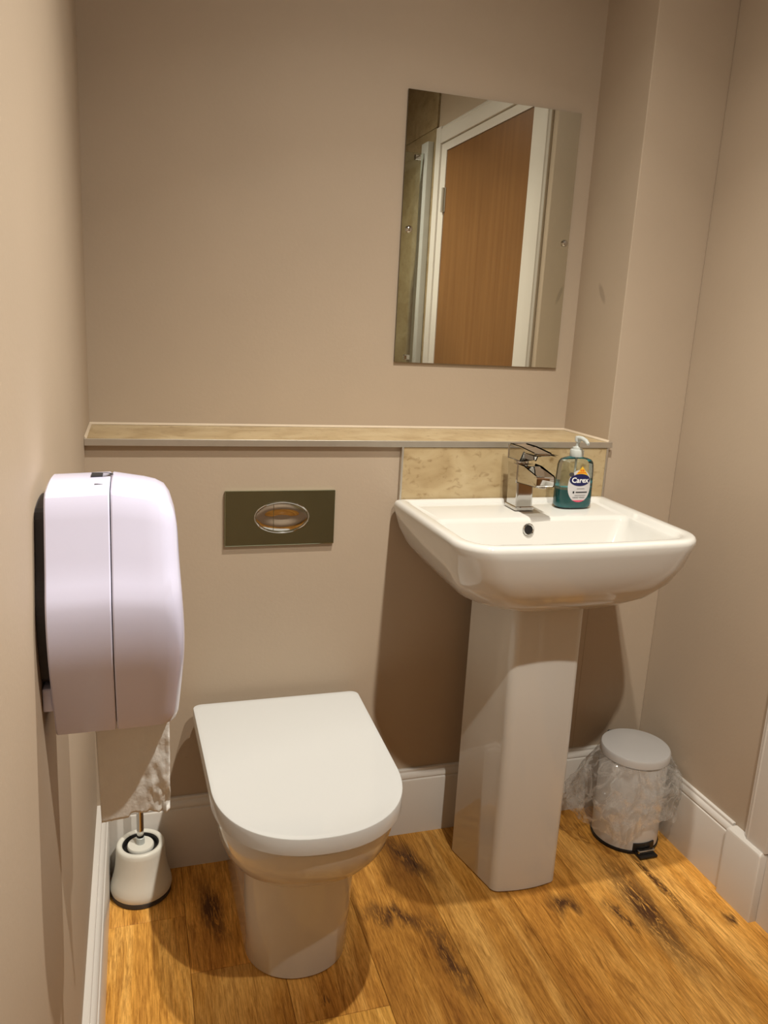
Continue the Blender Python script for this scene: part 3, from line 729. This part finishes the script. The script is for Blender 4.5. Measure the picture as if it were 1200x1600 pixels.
obj('pedal', bx(PX-.024, PX+.026, PY-PR-.026, PY-PR+.004, .003, .009, bev=.0015), 'dark', bn)
bm = bmesh.new()
loft(bm, [[Vector((PX+x, PY-math.sqrt((PR+.0045)**2-min(abs(x), PR)**2)-p_, z)) for x, p_ in ((-.028, 0), (-.014, 0), (.001, 0), (.016, 0), (.030, 0), (.030, -.004), (.016, -.004), (.001, -.004), (-.014, -.004), (-.028, -.004))] for z in (.010, .030)])
obj('pedal_slot', bm, 'dark', bn)
obj('pedal_tread', bx(PX-.022, PX+.024, PY-PR-.016, PY-PR-.0055, .0095, .0185, bev=.002), 'chrome', bn)
obj('lid_hinge', bx(PX-.022, PX+.022, PY+PR-.004, PY+PR+.012, .205, .248, bev=.003), 'dark', bn)
bm = bmesh.new(); n = 150; rows = []
for j in range(26):
    v = j/25; row = []
    for i in range(n):
        a = 2*math.pi*i/n; ca, sa = math.cos(a), math.sin(a)
        flare = .004+.008*v
        left = max(0, math.cos(a-math.radians(185)))**2; right = max(0, math.cos(a-math.radians(-18)))**3
        flare += left*(.062*math.sin(min(1, v*1.05)*math.pi*.62)) + right*.030*math.sin(min(1, v*1.2)*math.pi*.75)
        nz_ = noise.noise((ca*3.2, sa*3.2, v*3.0))*.012 + noise.noise((ca*8, sa*8, v*6+4))*.006 + noise.noise((ca*18, sa*18, v*12+9))*.003
        r_ = PR+.0035+flare+max(-.003, nz_*(.4+v)*(1+1.2*left))
        front = max(0, math.cos(a-math.radians(-95)))
        hem = .108+.022*noise.noise((ca*2.1, sa*2.1, 7.7))-.020*left+.012*right-.040*max(0, math.cos(a-math.radians(-128)))**6-.030*max(0, math.cos(a-math.radians(-52)))**6+.004*front
        z = .2325+(hem-.2325)*v + .004*noise.noise((ca*9, sa*9, v*5))*v
        x = PX+r_*ca; y = PY+r_*sa
        x = min(x, W-.021 if z < .18 else W-.004); y = min(y, -.021 if z < .18 else -.004)
        row.append(Vector((x, y, z)))
    rows.append(row)
# tucked over the bin's lip
rows.insert(0, [Vector((PX+(PR-.004)*math.cos(2*math.pi*i/n), PY+(PR-.004)*math.sin(2*math.pi*i/n), .2315)) for i in range(n)])
loft(bm, rows, False, False)
tag(obj('bin_liner', bm, 'film', None, 70), 'crumpled clear plastic bag folded over the rim of the pedal bin', 'bin liner')

# ------------------------------------------------------------------ shower screen seen in the mirror
sh = thing('shower_screen', 'clear glass shower screen with grey upright, seen at the left of the mirror', 'shower screen', (W-.02, -1.62, 0))
obj('wall_post', bx(W-.040, W-.0105, -1.590, -1.508, .0005, 2.045, bev=.003), 'post', sh)
obj('glass_panel', bx(W-.40, W-.041, -1.552, -1.546, .010, 2.0), 'screen', sh)
for zz in (.35, 1.10, 1.98):
    obj('bracket', bx(W-.085, W-.055, -1.559, -1.539, zz-.012, zz+.012, bev=.003), 'chrome', sh)
